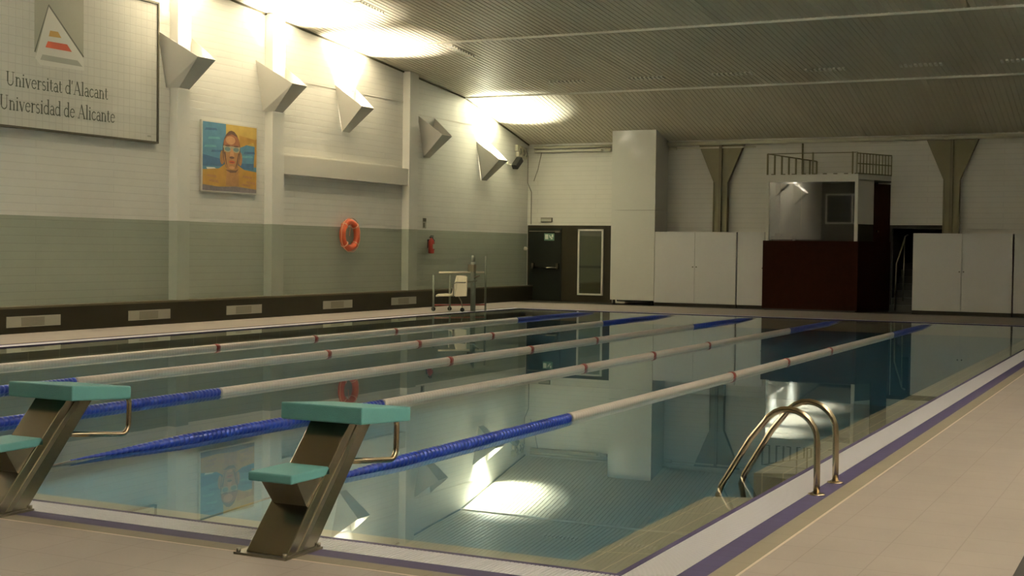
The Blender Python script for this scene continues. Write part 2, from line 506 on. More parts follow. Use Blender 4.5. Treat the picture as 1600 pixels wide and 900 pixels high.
# ------------------------------------------------------------ uplighters
def uplighter(yc, z0, lit, on_pilaster, label, side=1, tint=WARM, power=None):
    """open topped wedge hood centred at yc; side 1: on left wall, -1: on right wall"""
    xw = XL if side == 1 else XR
    off = 0.205 if on_pilaster else 0.0
    tip = 0.62 + (0.15 if on_pilaster else 0.0)
    zt, zb = z0 - 0.49, z0 - 1.04
    hw, ht, hb = 0.50 if on_pilaster else 0.44, 0.26, 0.15
    t = thing('wall_uplighter', (xw, yc, zb), label, 'wall lamp', 'wedge shaped uplighters on the side walls')
    X = lambda d: xw + side * d
    def side_pts(sg):
        p = [(X(0), yc + sg * hw, z0), (X(tip), yc + sg * ht, zt), (X(off + .02), yc + sg * hb, zb)]
        if on_pilaster: p.append((X(0), yc + sg * (hb + .10), zb))
        return p
    A, B = side_pts(-1), side_pts(1)
    mb = MB(); mb.prism(A, (0, 0.012, 0), 'shade_white'); part(mb, 'side_plate', t)
    mb = MB(); mb.prism(B, (0, -0.012, 0), 'shade_white'); part(mb, 'side_plate', t)
    mb = MB()
    mb.prism([Vector(A[1]), Vector(B[1]), Vector(B[2]), Vector(A[2])], Vector((-side * 0.010, 0, 0.010)), 'shade_white')
    part(mb, 'front_plate', t)
    lx = off + 0.20
    mb = MB()
    mb.tube([(X(lx), yc - 0.12, z0 - 0.62), (X(lx), yc + 0.12, z0 - 0.62)], 0.022, 'bulb' if lit else 'white', n=8)
    part(mb, 'lamp_tube', t)
    if lit:
        ld = bpy.data.lights.new('lamp_light', 'AREA')
        ld.shape = 'RECTANGLE'; ld.size = 0.12; ld.size_y = 0.30
        ld.energy = power or LAMP_W; ld.color = tint
        ld.spread = math.radians(88)
        lo = bpy.data.objects.new('lamp_light', ld); COL.objects.link(lo)
        lo.parent = t
        lo.location = (side * lx, 0.0, 1.04 - 0.58)
        lo.rotation_euler = (PI, side * math.radians(18), 0)
    return t
uplighter(14.60, 5.52, True, True, 'lit wedge uplighter right beside the framed sign')
uplighter(17.60, 5.36, True, True, 'lit wedge uplighter on the pilaster above and right of the swimmer painting')
uplighter(20.47, 5.18, True, False, 'lit wedge uplighter above the wall beam, third from the sign')
uplighter(24.17, 4.84, False, False, 'unlit wedge uplighter just right of the third pilaster')
uplighter(27.33, 4.42, True, False, 'lit wedge uplighter nearest the far corner, by the black speaker', tint=COOL)
for y, lb in ((7.0, 'first'), (3.9, 'second'), (0.8, 'third'), (-2.5, 'fourth')):
    uplighter(y, cz(y) - 1.1, True, False, lb + ' lit wedge uplighter on the left wall before the picture edge', tint=HALL, power=LAMP_W * 1.6)
for y, lb in ((-5.0, 'first'), (-1.0, 'second'), (3.0, 'third'), (7.0, 'fourth'), (11.0, 'fifth')):  # unseen lamps added on the right wall for the hall's brightness
    uplighter(y, cz(y) - 1.0, True, False, lb + ' unseen lit wedge uplighter added on the right wall', side=-1, tint=HALL_R, power=LAMP_W * 1.3)

# ------------------------------------------------------------ sign with lettering
SX = XL + 0.05
G = {}   # glyph strokes in units of x-height ~0.45, cap 0.68; (width, [ (points, thickness) ])
th, tn, sf = 0.085, 0.035, 0.03
def arc(cx, cy, rx, ry, a0, a1, n=8):
    return [(cx + rx * math.cos(math.radians(a0 + (a1 - a0) * i / n)), cy + ry * math.sin(math.radians(a0 + (a1 - a0) * i / n))) for i in range(n + 1)]
def stem(x, y0, y1, s0=True, s1=True, half=False):
    o = [([(x, y0), (x, y1)], th)]
    if s0: o.append(([(x - 0.09, y0 + 0.012), (x + 0.09, y0 + 0.012)], sf))
    if s1: o.append(([(x - 0.10, y1 - 0.015), (x + (0.0 if half else 0.09), y1 - 0.015)], sf))
    return o
G['U'] = (0.62, stem(0.12, 0.2, 0.68, False) + [(arc(0.30, 0.2, 0.18, 0.19, 180, 360), 0.055)] + [([(0.48, 0.2), (0.48, 0.68)], tn), ([(0.40, 0.665), (0.57, 0.665)], sf)])
G['n'] = (0.46, stem(0.10, 0, 0.45, half=True) + [(arc(0.22, 0.27, 0.12, 0.16, 170, 0), 0.05)] + stem(0.34, 0, 0.29, s1=False))
G['i'] = (0.23, stem(0.11, 0, 0.45, half=True) + [(arc(0.11, 0.60, 0.022, 0.022, 0, 360, 6), 0.05)])
G['l'] = (0.23, stem(0.11, 0, 0.72, half=True))
G['v'] = (0.42, [([(0.06, 0.44), (0.21, 0.0)], th), ([(0.21, 0.0), (0.35, 0.44)], tn), ([(0.0, 0.44), (0.14, 0.44)], sf), ([(0.29, 0.44), (0.42, 0.44)], sf)])
G['e'] = (0.40, [(arc(0.20, 0.22, 0.155, 0.21, 10, 320, 12), 0.055), ([(0.05, 0.255), (0.35, 0.255)], tn)])
G['r'] = (0.33, stem(0.10, 0, 0.45, half=True) + [(arc(0.23, 0.28, 0.12, 0.14, 150, 50, 5), 0.055)])
G['s'] = (0.33, [(arc(0.165, 0.335, 0.10, 0.10, 40, 250, 8) + arc(0.165, 0.115, 0.115, 0.115, 70, -140, 8), 0.055)])
G['t'] = (0.28, [([(0.11, 0.56), (0.11, 0.10)], th), (arc(0.19, 0.09, 0.08, 0.08, 180, 320, 5), 0.045), ([(0.02, 0.43), (0.25, 0.43)], sf)])
G['a'] = (0.38, [(arc(0.18, 0.32, 0.11, 0.12, 150, 0, 6), 0.05), ([(0.29, 0.34), (0.29, 0.03), (0.36, 0.01)], th * 0.85), (arc(0.17, 0.13, 0.12, 0.125, 60, 320, 9), 0.055)])
G['d'] = (0.45, [([(0.35, 0.72), (0.35, 0.0)], th), ([(0.25, 0.71), (0.35, 0.71)], sf), ([(0.35, 0.013), (0.43, 0.013)], sf), (arc(0.20, 0.22, 0.155, 0.21, 50, 310, 10), 0.055)])
G['c'] = (0.37, [(arc(0.20, 0.22, 0.155, 0.21, 45, 320, 10), 0.06)])
G['A'] = (0.60, [([(0.08, 0.0), (0.29, 0.69)], tn), ([(0.29, 0.69), (0.52, 0.0)], th), ([(0.15, 0.24), (0.43, 0.24)], tn), ([(0.0, 0.013), (0.17, 0.013)], sf), ([(0.42, 0.013), (0.62, 0.013)], sf)])
G["'"] = (0.16, [([(0.08, 0.70), (0.05, 0.54)], 0.06)])
G[' '] = (0.20, [])
def strip(mb, pts, th_, m, x, T):
    for (a, b), (c, d) in zip(pts, pts[1:]):
        A = Vector(T(a, b)); B = Vector(T(c, d)); dv = (B - A)
        if dv.length < 1e-6: continue
        dv.normalize(); nn = Vector((-dv.y, dv.x)) * th_ / 2; e = dv * th_ * 0.22
        q = [A - nn - e, B - nn + e, B + nn + e, A + nn - e]
        mb.poly([(x, p[0], p[1]) for p in q], m)
def write(mb, txt, y0, y1, zb, cap, m, x):
    tot = sum(G[c][0] for c in txt); kx = (y1 - y0) / tot; kz = cap / 0.68
    cx = 0
    for c in txt:
        for pts, t_ in G[c][1]:
            strip(mb, pts, t_ * kx, m, x, lambda a, b: (y0 + (cx + a) * kx, zb + b * kz))
        cx += G[c][0]
t = thing('university_sign', (XL, 11.5, 3.41), 'large white tiled sign with triangle logo in a thin dark frame', 'sign')
sy0, sy1, sz0, sz1 = 9.0, 14.03, 3.43, 6.0
mb = MB(); mb.box(XL, SX, sy0, sy1, sz0, sz1, 'sign_tile'); part(mb, 'panel', t)
mb = MB()
fw = 0.035
for q in ((sy0 - fw, sy1 + fw, sz0 - fw, sz0), (sy0 - fw, sy1 + fw, sz1, sz1 + fw), (sy0 - fw, sy0, sz0, sz1), (sy1, sy1 + fw, sz0, sz1)):
    mb.box(XL, SX + 0.03, *q, 'sign_frame')
part(mb, 'frame', t, 'thin dark frame')
mb = MB()
write(mb, "Universitat d'Alacant", 10.40, 12.75, 4.085, 0.225, 'sign_ink', SX + 0.003)
part(mb, 'lettering', t, 'upper line of dark green serif lettering')
mb = MB()
write(mb, "Universidad de Alicante", 10.27, 12.93, 3.685, 0.235, 'sign_ink', SX + 0.003)
part(mb, 'lettering', t, 'lower line of dark green serif lettering')
mb = MB()
x = SX + 0.002
def pl(pts, m, dx=0): mb.poly([(x + dx, a, b) for a, b in pts], m)
pl([(11.01, 4.70), (12.14, 4.63), (12.14, 5.80), (11.01, 5.80)], 'sign_sq')
pl([(11.33, 5.52), (11.03, 4.60), (11.15, 4.50), (12.16, 4.53), (12.13, 4.79)], 'sign_wht', 0.001)
pl([(11.36, 5.11), (11.54, 5.115), (11.62, 5.02), (11.33, 5.01)], 'sign_yel', 0.002)
pl([(11.31, 4.925), (11.75, 4.93), (11.865, 4.815), (11.255, 4.815)], 'sign_red', 0.002)
pl([(11.19, 4.685), (12.0, 4.685), (12.12, 4.59), (11.14, 4.59)], 'sign_gry', 0.002)
for a, b, c in (((11.325, 5.535), (11.02, 4.71), 0.022), ((11.325, 5.535), (12.135, 4.77), 0.032)):
    strip(mb, [a, b], c, 'sign_ink', x + 0.003, lambda p, q: (p, q))
part(mb, 'logo', t, 'dark triangle logo with ochre, red and grey bars')
mb = MB(); mb.poly([(x, 13.78, 3.50), (x, 13.88, 3.50), (x, 13.88, 3.535), (x, 13.78, 3.535)], 'sign_gry'); part(mb, 'maker_mark', t)

# ------------------------------------------------------------ painting
t = thing('painting', (XL, 15.6, 2.6), 'square painting of a swimmer in goggles on blue and ochre', 'painting')
px0, px1, pz0, pz1 = 15.33, 17.12, 2.56, 3.97
PXF = XL + 0.05
M['p_blue'] = mat('paint_blue', (0.085, 0.21, 0.30), 0.6, noise=0.35, nscale=5)
M['p_blue2'] = mat('paint_blue_dark', (0.05, 0.12, 0.22), 0.6, noise=0.4, nscale=6)
M['p_och'] = mat('paint_ochre', (0.42, 0.24, 0.05), 0.6, noise=0.3, nscale=6)
M['p_yel'] = mat('paint_yellow', (0.52, 0.36, 0.09), 0.6, noise=0.25, nscale=5)
M['p_skin'] = mat('paint_skin', (0.36, 0.19, 0.075), 0.6, noise=0.3, nscale=9)
M['p_skin2'] = mat('paint_skin_light', (0.50, 0.27, 0.13), 0.6, noise=0.25, nscale=9)
M['p_dark'] = mat('paint_shadow', (0.12, 0.065, 0.045), 0.6, noise=0.3, nscale=9)
M['p_gog'] = mat('paint_goggle', (0.12, 0.20, 0.20), 0.5)
M['p_rim'] = mat('paint_goggle_rim', (0.34, 0.32, 0.22), 0.5)
M['p_cap'] = mat('paint_cap', (0.30, 0.12, 0.06), 0.6, noise=0.35, nscale=12)
M['p_teal'] = mat('paint_teal', (0.12, 0.30, 0.34), 0.6, noise=0.35, nscale=9)
M['p_grey'] = mat('paint_grey_water', (0.18, 0.16, 0.17), 0.6, noise=0.4, nscale=14)
def P(a, b): return (px0 + a * (px1 - px0), pz0 + b * (pz1 - pz0))
mb = MB(); mb.box(XL, PXF, px0, px1, pz0, pz1, 'white'); part(mb, 'stretcher_frame', t)
mb = MB()
def pp(pts, m, k): mb.poly([(PXF + 0.0006 * k, *P(a, b)) for a, b in pts], m)
def el(cx, cy, rx, ry, m, k, n=20): pp([(cx + rx * math.cos(2 * PI * i / n), cy + ry * math.sin(2 * PI * i / n)) for i in range(n)], m, k)
i0 = 0.02
pp([(i0, i0), (1 - i0, i0), (1 - i0, 1 - i0), (i0, 1 - i0)], 'p_blue', 1)
pp([(0.42, 0.74), (1 - i0, 0.70), (1 - i0, 1 - i0), (0.42, 1 - i0)], 'p_yel', 2)
pp([(0.66, 0.66), (0.92, 0.76), (1 - i0, 0.62), (1 - i0, 0.80), (0.66, 0.84)], 'p_och', 3)
pp([(0.93, 0.40), (1 - i0, 0.40), (1 - i0, 0.82), (0.95, 0.80)], 'p_och', 4)
pp([(0.02, 0.36), (0.45, 0.38), (0.45, 0.46), (0.02, 0.52)], 'p_blue2', 3)
pp([(0.55, 0.36), (0.93, 0.36), (0.93, 0.45), (0.55, 0.43)], 'p_blue2', 3)
pp([(0.10, 0.315), (0.28, 0.32), (0.22, 0.35), (0.08, 0.345)], 'sign_wht', 4)
pp([(i0, 0.07), (1 - i0, 0.07), (1 - i0, 0.33), (0.75, 0.35), (0.62, 0.42), (0.42, 0.42), (0.30, 0.34), (i0, 0.31)], 'p_och', 5)
pp([(0.42, 0.10), (0.66, 0.10), (0.64, 0.42), (0.44, 0.42)], 'p_skin', 6)
pp([(i0, i0), (1 - i0, i0), (1 - i0, 0.075), (0.6, 0.10), (0.3, 0.08), (i0, 0.10)], 'p_grey', 7)
el(0.355, 0.50, 0.04, 0.10, 'p_skin', 6)
el(0.68, 0.50, 0.035, 0.10, 'p_skin', 6)
el(0.52, 0.60, 0.160, 0.295, 'p_dark', 8)
el(0.52, 0.565, 0.142, 0.262, 'p_skin', 9)
pp([(0.38, 0.66), (0.66, 0.66), (0.66, 0.74), (0.62, 0.81), (0.52, 0.845), (0.43, 0.81), (0.38, 0.74)], 'p_cap', 10)
el(0.50, 0.755, 0.085, 0.06, 'p_skin2', 11)
pp([(0.38, 0.58), (0.42, 0.42), (0.46, 0.34), (0.43, 0.44), (0.41, 0.58)], 'p_dark', 11)
pp([(0.66, 0.58), (0.63, 0.42), (0.58, 0.34), (0.61, 0.44), (0.64, 0.58)], 'p_dark', 11)
for q_, m_ in (((0.05, 0.86), 'p_blue2'), ((0.10, 0.74), 'p_teal'), ((0.04, 0.62), 'p_teal'), ((0.16, 0.56), 'p_blue2'), ((0.70, 0.52), 'p_teal'), ((0.74, 0.58), 'p_blue2')):
    pp([q_, (q_[0] + .22, q_[1] + .015), (q_[0] + .20, q_[1] + .045), (q_[0] + .02, q_[1] + .035)], m_, 4)
for q_ in ((0.08, 0.22), (0.12, 0.15), (0.72, 0.24), (0.78, 0.16), (0.70, 0.12)):
    pp([q_, (q_[0] + .18, q_[1] - .02), (q_[0] + .17, q_[1] + .02), (q_[0] + .02, q_[1] + .03)], 'p_skin', 6)
pp([(0.37, 0.64), (0.67, 0.64), (0.67, 0.67), (0.37, 0.67)], 'p_rim', 11)
for c in (0.445, 0.60):
    el(c, 0.625, 0.066, 0.042, 'p_rim', 12, 14); el(c, 0.628, 0.05, 0.03, 'p_gog', 13, 14)
    el(c, 0.675, 0.05, 0.012, 'p_dark', 13, 10)
pp([(0.50, 0.64), (0.545, 0.64), (0.565, 0.52), (0.485, 0.52)], 'p_skin2', 12)
el(0.525, 0.51, 0.045, 0.018, 'p_dark', 13, 10)
el(0.525, 0.445, 0.055, 0.02, 'sign_red', 13, 12)
el(0.525, 0.443, 0.045, 0.006, 'p_dark', 14, 10)
el(0.525, 0.365, 0.05, 0.022, 'p_skin2', 12, 12)
pp([(0.41, 0.33), (0.50, 0.29), (0.60, 0.30), (0.65, 0.36), (0.60, 0.33), (0.46, 0.33)], 'p_dark', 12)
part(mb, 'canvas', t)

# ------------------------------------------------------------ life ring, extinguisher, small wall items
t = thing('life_ring', (XL, 20.5, 1.40), 'orange life ring hanging on the left wall', 'life ring')
mb = MB()
rc = (XL + 0.13, 20.50, 1.775)
mb.tube([(rc[0], rc[1] + 0.30 * math.cos(2 * PI * i / 36), rc[2] + 0.30 * math.sin(2 * PI * i / 36)) for i in range(36)], 0.075, 'orange', n=14, closed=True)
part(mb, 'ring', t)
mb = MB()
for a in (45, 135, 225, 315):
    ca, sa = math.cos(math.radians(a)), math.sin(math.radians(a))
    mb.tube([(rc[0] + 0.082 * math.cos(2 * PI * j / 12), rc[1] + (0.30 + 0.082 * math.sin(2 * PI * j / 12)) * ca, rc[2] + (0.30 + 0.082 * math.sin(2 * PI * j / 12)) * sa) for j in range(12)], 0.014, 'cord', n=6, closed=True)
mb.tube([(rc[0] + 0.03, rc[1] + (0.40 if i % 6 else 0.385) * math.cos(2 * PI * i / 24), rc[2] + (0.40 if i % 6 else 0.385) * math.sin(2 * PI * i / 24)) for i in range(24)], 0.009, 'cord', n=5, closed=True)
mb.tube([(rc[0] + .05, rc[1] - 0.02, rc[2] + 0.38), (rc[0] + .06, rc[1] - 0.07, rc[2] + 0.15), (rc[0] + .06, rc[1] - 0.10, rc[2] - 0.02)], 0.009, 'cord', n=5)
part(mb, 'grab_rope', t, 'pale grab rope and bands')
mb = MB(); mb.box(XL + 0.002, XL + 0.12, 20.47, 20.53, 2.09, 2.12, 'black'); part(mb, 'hook', t)

t = thing('fire_extinguisher', (XL, 24.32, 1.36), 'red fire extinguisher hung on the left wall below a small sign', 'fire extinguisher')
mb = MB(); c = (XL + 0.10, 24.32)
prof = [(1.36, 0.065), (1.37, 0.078), (1.66, 0.078), (1.71, 0.06), (1.74, 0.025), (1.76, 0.025)]
mb.tube([(c[0], c[1], z) for z, _ in prof], [r_ for _, r_ in prof], 'red', n=14); part(mb, 'cylinder', t)
mb = MB(); mb.box(c[0] - .02, c[0] + .02, c[1] - .06, c[1] + .07, 1.76, 1.79, 'black'); mb.box(c[0] - .015, c[0] + .015, c[1] - .02, c[1] + .09, 1.80, 1.82, 'black'); part(mb, 'valve_lever', t)
mb = MB(); mb.tube([(c[0], c[1] + .04, 1.76), (c[0] + .02, c[1] + .11, 1.70), (c[0] + .03, c[1] + .10, 1.55), (c[0] + .03, c[1] + .095, 1.45)], 0.014, 'black', n=6); part(mb, 'hose', t)
mb = MB(); mb.box(c[0] + .06, c[0] + .080, c[1] - .04, c[1] + .04, 1.48, 1.60, 'vent'); part(mb, 'paper_label', t, 'pale paper label')
mb = MB(); mb.box(XL, XL + 0.04, c[1] - .03, c[1] + .03, 1.5, 1.72, 'black'); part(mb, 'bracket', t)

t = thing('extinguisher_sign', (XL, 24.12, 2.0), 'small narrow extinguisher sign above the red extinguisher', 'sign')
mb = MB(); mb.box(XL, XL + 0.012, 24.04, 24.20, 2.0, 2.26, 'vent'); part(mb, 'plate', t)
mb = MB()
mb.box(XL + .012, XL + .016, 24.045, 24.195, 2.17, 2.255, 'sign_frame'); mb.box(XL + .012, XL + .016, 24.06, 24.11, 2.02, 2.14, 'sign_frame'); mb.box(XL + .012, XL + .016, 24.13, 24.18, 2.02, 2.10, 'sign_gry')
part(mb, 'symbol', t)

t = thing('loudspeaker', (XL, 28.95, 3.80), 'small black loudspeaker tilted down on the left wall near the corner', 'loudspeaker')
mb = MB()
c = Vector((XL + 0.22, 28.98, 3.96)); ax = Vector((0.45, -0.25, -0.45)).normalized(); up = Vector((0, 0, 1)); up = (up - ax * up.dot(ax)).normalized(); sd = ax.cross(up)
long_ = Vector((0.10, 0.75, 0.66)).normalized()
u1 = long_; u2 = (Vector((1, 0, 0)) - long_ * long_.x).normalized(); u3 = u1.cross(u2)
hx = []
for a, b, d in ((-1, -1, -1), (1, -1, -1), (1, 1, -1), (-1, 1, -1), (-1, -1, 1), (1, -1, 1), (1, 1, 1), (-1, 1, 1)):
    hx.append(c + u1 * a * 0.19 + u2 * b * 0.09 + u3 * d * 0.085)
mb.hexa(hx, 'black'); part(mb, 'cabinet', t, bevel=0.02)
mb = MB(); mb.tube([(XL, 28.80, 3.93), (XL + 0.1, 28.84, 3.90), (XL + 0.16, 28.93, 3.93)], 0.02, 'white', n=6); mb.tube([(XL, 28.8, 3.93), (XL + 0.03, 28.8, 3.93)], 0.06, 'white', n=10); part(mb, 'bracket', t, 'pale wall bracket')

t = thing('junction_box', (XL, 29.55, 4.25), 'pale electrical junction boxes clustered high in the far left corner', 'junction box')
mb = MB()
for (y, z, s_) in ((29.32, 4.42, .09), (29.55, 4.40, .08), (29.80, 4.38, .08), (29.36, 4.24, .07), (29.60, 4.22, .09), (29.86, 4.20, .07)):
    mb.box(XL, XL + 0.10, y - s_, y + s_, z - s_, z + s_, 'pipe')
part(mb, 'box', t, bevel=0.02)
for (y, z) in ((29.40, 4.33), (29.62, 4.31), (29.80, 4.29)):
    mb = MB(); mb.tube([(XL + 0.11, y, z + .08), (XL + 0.12, y + .05, z - .02), (XL + 0.11, y, z - .10)], 0.02, 'grille', n=6); part(mb, 'gland', t)

mb = MB()
mb.tube([(XL + 0.03, 30.07, 4.25), (XL + 0.03, 30.07, 3.45), (XL + 0.13, 30.12, 3.18), (XL + 0.13, 30.12, 2.23)], 0.013, 'grille', n=6)
mb.tube([(XL + 0.45, 30.12, 4.35), (XL + 0.33, 30.13, 3.85), (XL + 0.20, 30.13, 3.5)], 0.010, 'grille', n=6)
mb.build('wall_cable', label='thin grey cable running down the far left corner to the door frame', cat='cable')
mb = MB(); mb.tube([(XL + 0.0, 29.98, 1.52), (XL + 0.05, 29.98, 1.52)], 0.055, 'plastic_w', n=16); mb.ball((XL + 0.06, 29.98, 1.52), 0.04, 'plastic_w')
mb.build('call_button', label='small round white button on the left wall beside the dark door', cat='button')

# floor level vents on skirting
vy = [(10.15, 11.33), (12.99, 14.12), (15.80, 16.95), (19.19, 20.36), (22.08, 23.25)]
vl = ['pale vent plate at the left picture edge, first in the dark skirting', 'pale vent plate in the skirting below the right part of the sign', 'pale vent plate in the skirting below the painting', 'pale vent plate in the skirting below the life ring', 'pale vent plate in the skirting nearest the seat lift']
for (a, b), lb in zip(vy, vl):
    x1 = XL + 0.235
    t = thing('skirting_vent', (x1, (a + b) / 2, 0.1), lb, 'vent', 'vents in the dark skirting of the left wall')
    mb = MB(); mb.box(x1, x1 + 0.012, a + .1, b + .1, 0.105, 0.285, 'vent'); part(mb, 'plate', t)
    mb = MB()
    a2, b2 = (a + b) / 2 - .18, (a + b) / 2 + .32
    for k in range(6): mb.box(x1 + .012, x1 + .018, a2, b2, 0.125 + k * .024, 0.139 + k * .024, 'grille')
    part(mb, 'grille', t, 'grey slatted grille')

# ceiling air slots
vv = [(-12.0, -11.1), (-9.92, -9.0), (-7.78, -6.83), (-5.58, -4.67), (-3.48, -2.57), (-1.36, -0.45)]
on_ = ['nearest the left wall', 'second from the left wall', 'third from the left wall', 'fourth from the left wall', 'fifth from the left wall', 'at the right picture edge']
for (a, b), lb in zip(vv, on_):
    mb = MB(); z = cz(24.9)
    for k in range(9):
        xx = a + (b - a) * k / 8.5
        mb.hexa([(xx, 24.80, cz(24.80) - .035), (xx + .055, 24.80, cz(24.80) - .035), (xx + .055, 25.0, cz(25.0) - .035), (xx, 25.0, cz(25.0) - .035),
                 (xx, 24.80, cz(24.80) + .004), (xx + .055, 24.80, cz(24.80) + .004), (xx + .055, 25.0, cz(25.0) + .004), (xx, 25.0, cz(25.0) + .004)], 'slot')
    mb.build('ceiling_vent', label='row of short pale air slots in the ceiling, ' + lb, cat='vent', group='air slots across the ceiling')
for (ya, yb), lb in (((17.1, 18.0), 'row of pale air slots in the glowing ceiling at the top edge'), ((20.9, 21.95), 'row of pale air slots just past the first ceiling joint')):
    mb = MB()
    for k in range(9):
        y = ya + (yb - ya) * k / 8.5; y2 = y + 0.05
        mb.hexa([(-12.72, y, cz(y) - .035), (-12.56, y, cz(y) - .035), (-12.56, y2, cz(y2) - .035), (-12.72, y2, cz(y2) - .035),
                 (-12.72, y, cz(y) + .004), (-12.56, y, cz(y) + .004), (-12.56, y2, cz(y2) + .004), (-12.72, y2, cz(y2) + .004)], 'slot')
    mb.build('ceiling_vent', label=lb, cat='vent', group='air slots along the left wall')

# ------------------------------------------------------------ far wall: door, sidelight, column
YD = YF - 0.01
t = thing('door_surround', (-13.75, YF, 0), 'dark brown panel wall around the exit door in the far left corner', 'door surround')
mb = MB(); mb.box(-15.08, -12.40, YF - 0.05, YF - 0.003, 0.001, 2.205, 'dark_frame'); part(mb, 'panel', t)
mb = MB(); mb.box(-15.08, -12.40, YF - 0.055, YF - 0.003, 2.205, 2.235, 'white'); part(mb, 'top_trim', t, 'thin white top trim')
t = thing('exit_door', (-14.5, YF - 0.05, 0), 'dark green black door with push bar in the far left corner', 'door')
mb = MB(); mb.box(-15.02, -13.98, YF - 0.09, YF - 0.051, 0.02, 2.12, 'dark_door'); part(mb, 'leaf', t)
mb = MB()
yb = YF - 0.17
mb.tube([(-14.84, yb, 0.97), (-14.08, yb, 0.97)], 0.022, 'steel', n=8)
for x_ in (-14.86, -14.07): mb.box(x_ - .035, x_ + .035, YF - 0.18, YF - 0.09, 0.93, 1.10, 'steel')
part(mb, 'push_bar', t, 'steel push bar')
mb = MB(); mb.box(-15.0, -14.15, YF - 0.13, YF - 0.10, 2.02, 2.045, 'steel_d'); mb.box(-14.16, -14.0, YF - 0.15, YF - 0.09, 1.995, 2.05, 'steel_d'); part(mb, 'door_closer', t)
t = thing('exit_plate', (-14.35, YF - 0.1, 1.78), 'small green and white pictogram plate on the dark exit door', 'sign')
mb = MB(); mb.box(-14.52, -14.20, YF - 0.10, YF - 0.092, 1.76, 1.97, 'green_sign'); part(mb, 'plate', t)
mb = MB()
yy = YF - 0.103
def q4(a, b, c, d, m): mb.box(a, b, yy - .002, yy, c, d, m)
q4(-14.49, -14.39, 1.80, 1.94, 'pic_white'); q4(-14.36, -14.33, 1.88, 1.92, 'pic_white'); q4(-14.35, -14.29, 1.84, 1.88, 'pic_white'); q4(-14.31, -14.25, 1.80, 1.84, 'pic_white'); q4(-14.28, -14.23, 1.86, 1.94, 'pic_white')
part(mb, 'pictogram', t, 'white pictogram')
t = thing('emergency_light', (-14.5, YF, 2.29), 'small pale emergency light on the wall just above the dark door', 'emergency light')
mb = MB(); mb.box(-14.66, -14.30, YF - 0.07, YF, 2.30, 2.43, 'grille'); part(mb, 'housing', t, bevel=0.01)
mb = MB(); mb.box(-14.64, -14.32, YF - 0.078, YF - 0.07, 2.315, 2.40, 'vent'); part(mb, 'diffuser', t)
t = thing('sidelight_window', (-13.04, YF - 0.05, 0.18), 'tall narrow window with white frame right of the dark exit door', 'window')
mb = MB()
a, b, c, d = -13.45, -12.66, 0.20, 2.10
for q in ((a, b, c, c + .05), (a, b, d - .05, d), (a, a + .05, c, d), (b - .05, b, c, d)): mb.box(q[0], q[1], YF - 0.10, YF - 0.051, q[2], q[3], 'white')
part(mb, 'window_frame', t, 'white frame')
mb = MB(); mb.box(a + .05, b - .05, YF - 0.075, YF - 0.070, c + .05, d - .05, 'glass'); part(mb, 'pane', t)
mb = MB(); mb.box(a + .05, b - .05, YF - 0.068, YF - 0.051, 0.98, 1.05, 'black'); part(mb, 'crossbar', t, 'dark crossbar')
mb = MB()
mb.box(a + .05, b - .05, YF - 0.056, YF - 0.052, c + .05, d - .05, 'grille')
part(mb, 'backing', t)

YC = 29.15
t = thing('boxed_column', (-11.35, YC, 0), 'tall glossy white boxed column reaching the ceiling right of the door', 'column')
mb = MB()
xa, xb, xbt = -12.05, -10.76, -10.76
ct = cz(YC) - 0.01; ct2 = cz(YF) - 0.01
mb.hexa([(xa, YC, 2.62), (xb, YC, 2.62), (xb, YF, 2.62), (xa, YF, 2.62), (xa, YC, ct), (xb, YC, ct), (xb, YF, ct2), (xa, YF, ct2)], 'white_gloss')
part(mb, 'upper_panel', t)
mb = MB(); mb.box(xa, xb, YC, YF, 0.13, 2.61, 'white_gloss'); part(mb, 'lower_panel', t)
for x_ in (xa + .06, xb - .10):
    mb = MB(); mb.box(x_, x_ + .05, YC + .05, YC + .12, 0.0, 0.13, 'black'); part(mb, 'foot', t)
mb = MB(); mb.box(xa + .12, xb - .12, YC + .2, YC + .24, 0.08, 0.13, 'black'); part(mb, 'foot_rail', t)

# cabinets
CH = 2.03
def cabinet(x0, x1, label, doors=2):
    t = thing('storage_cabinet', ((x0 + x1) / 2, YC, 0), label, 'cabinet', 'white storage cabinets along the far wall')
    mb = MB(); mb.box(x0 + .008, x1 - .008, YC + 0.03, YF - 0.25, 0.09, CH, 'cab_white'); part(mb, 'body', t)
    mb = MB(); mb.box(x0, x1, YC + 0.06, YF - 0.25, 0.0, 0.09, 'base_dark'); part(mb, 'plinth', t, 'dark plinth')
    wd = (x1 - x0) / doors
    for k in range(doors):
        mb = MB(); mb.box(x0 + k * wd + (.012 if k == 0 else .004), x0 + (k + 1) * wd - (.012 if k == doors - 1 else .004), YC, YC + 0.025, 0.10, CH - .005, 'cab_white')
        dr = part(mb, 'door', t)
        hx_ = x0 + (k + 1) * wd - .05 if k % 2 == 0 else x0 + k * wd + .05
        mb = MB(); mb.tube([(hx_, YC, 1.08), (hx_, YC - .02, 1.08)], 0.018, 'grille', n=10); part(mb, 'knob', dr, 'small dark knob')
cabinet(-10.76, -8.44, 'wide white two-door cabinet standing against the tall column')
cabinet(-8.42, -7.67, 'narrow white cabinet squeezed between its wide neighbour and the red cabin', 1)
cabinet(-3.87, -1.49, 'white two-door cabinet right of the dark stairs')
cabinet(-1.47, 0.91, 'white cabinet cut by the right edge of the picture')
cabinet(0.93, 3.3, 'white cabinet beyond the right edge of the picture')

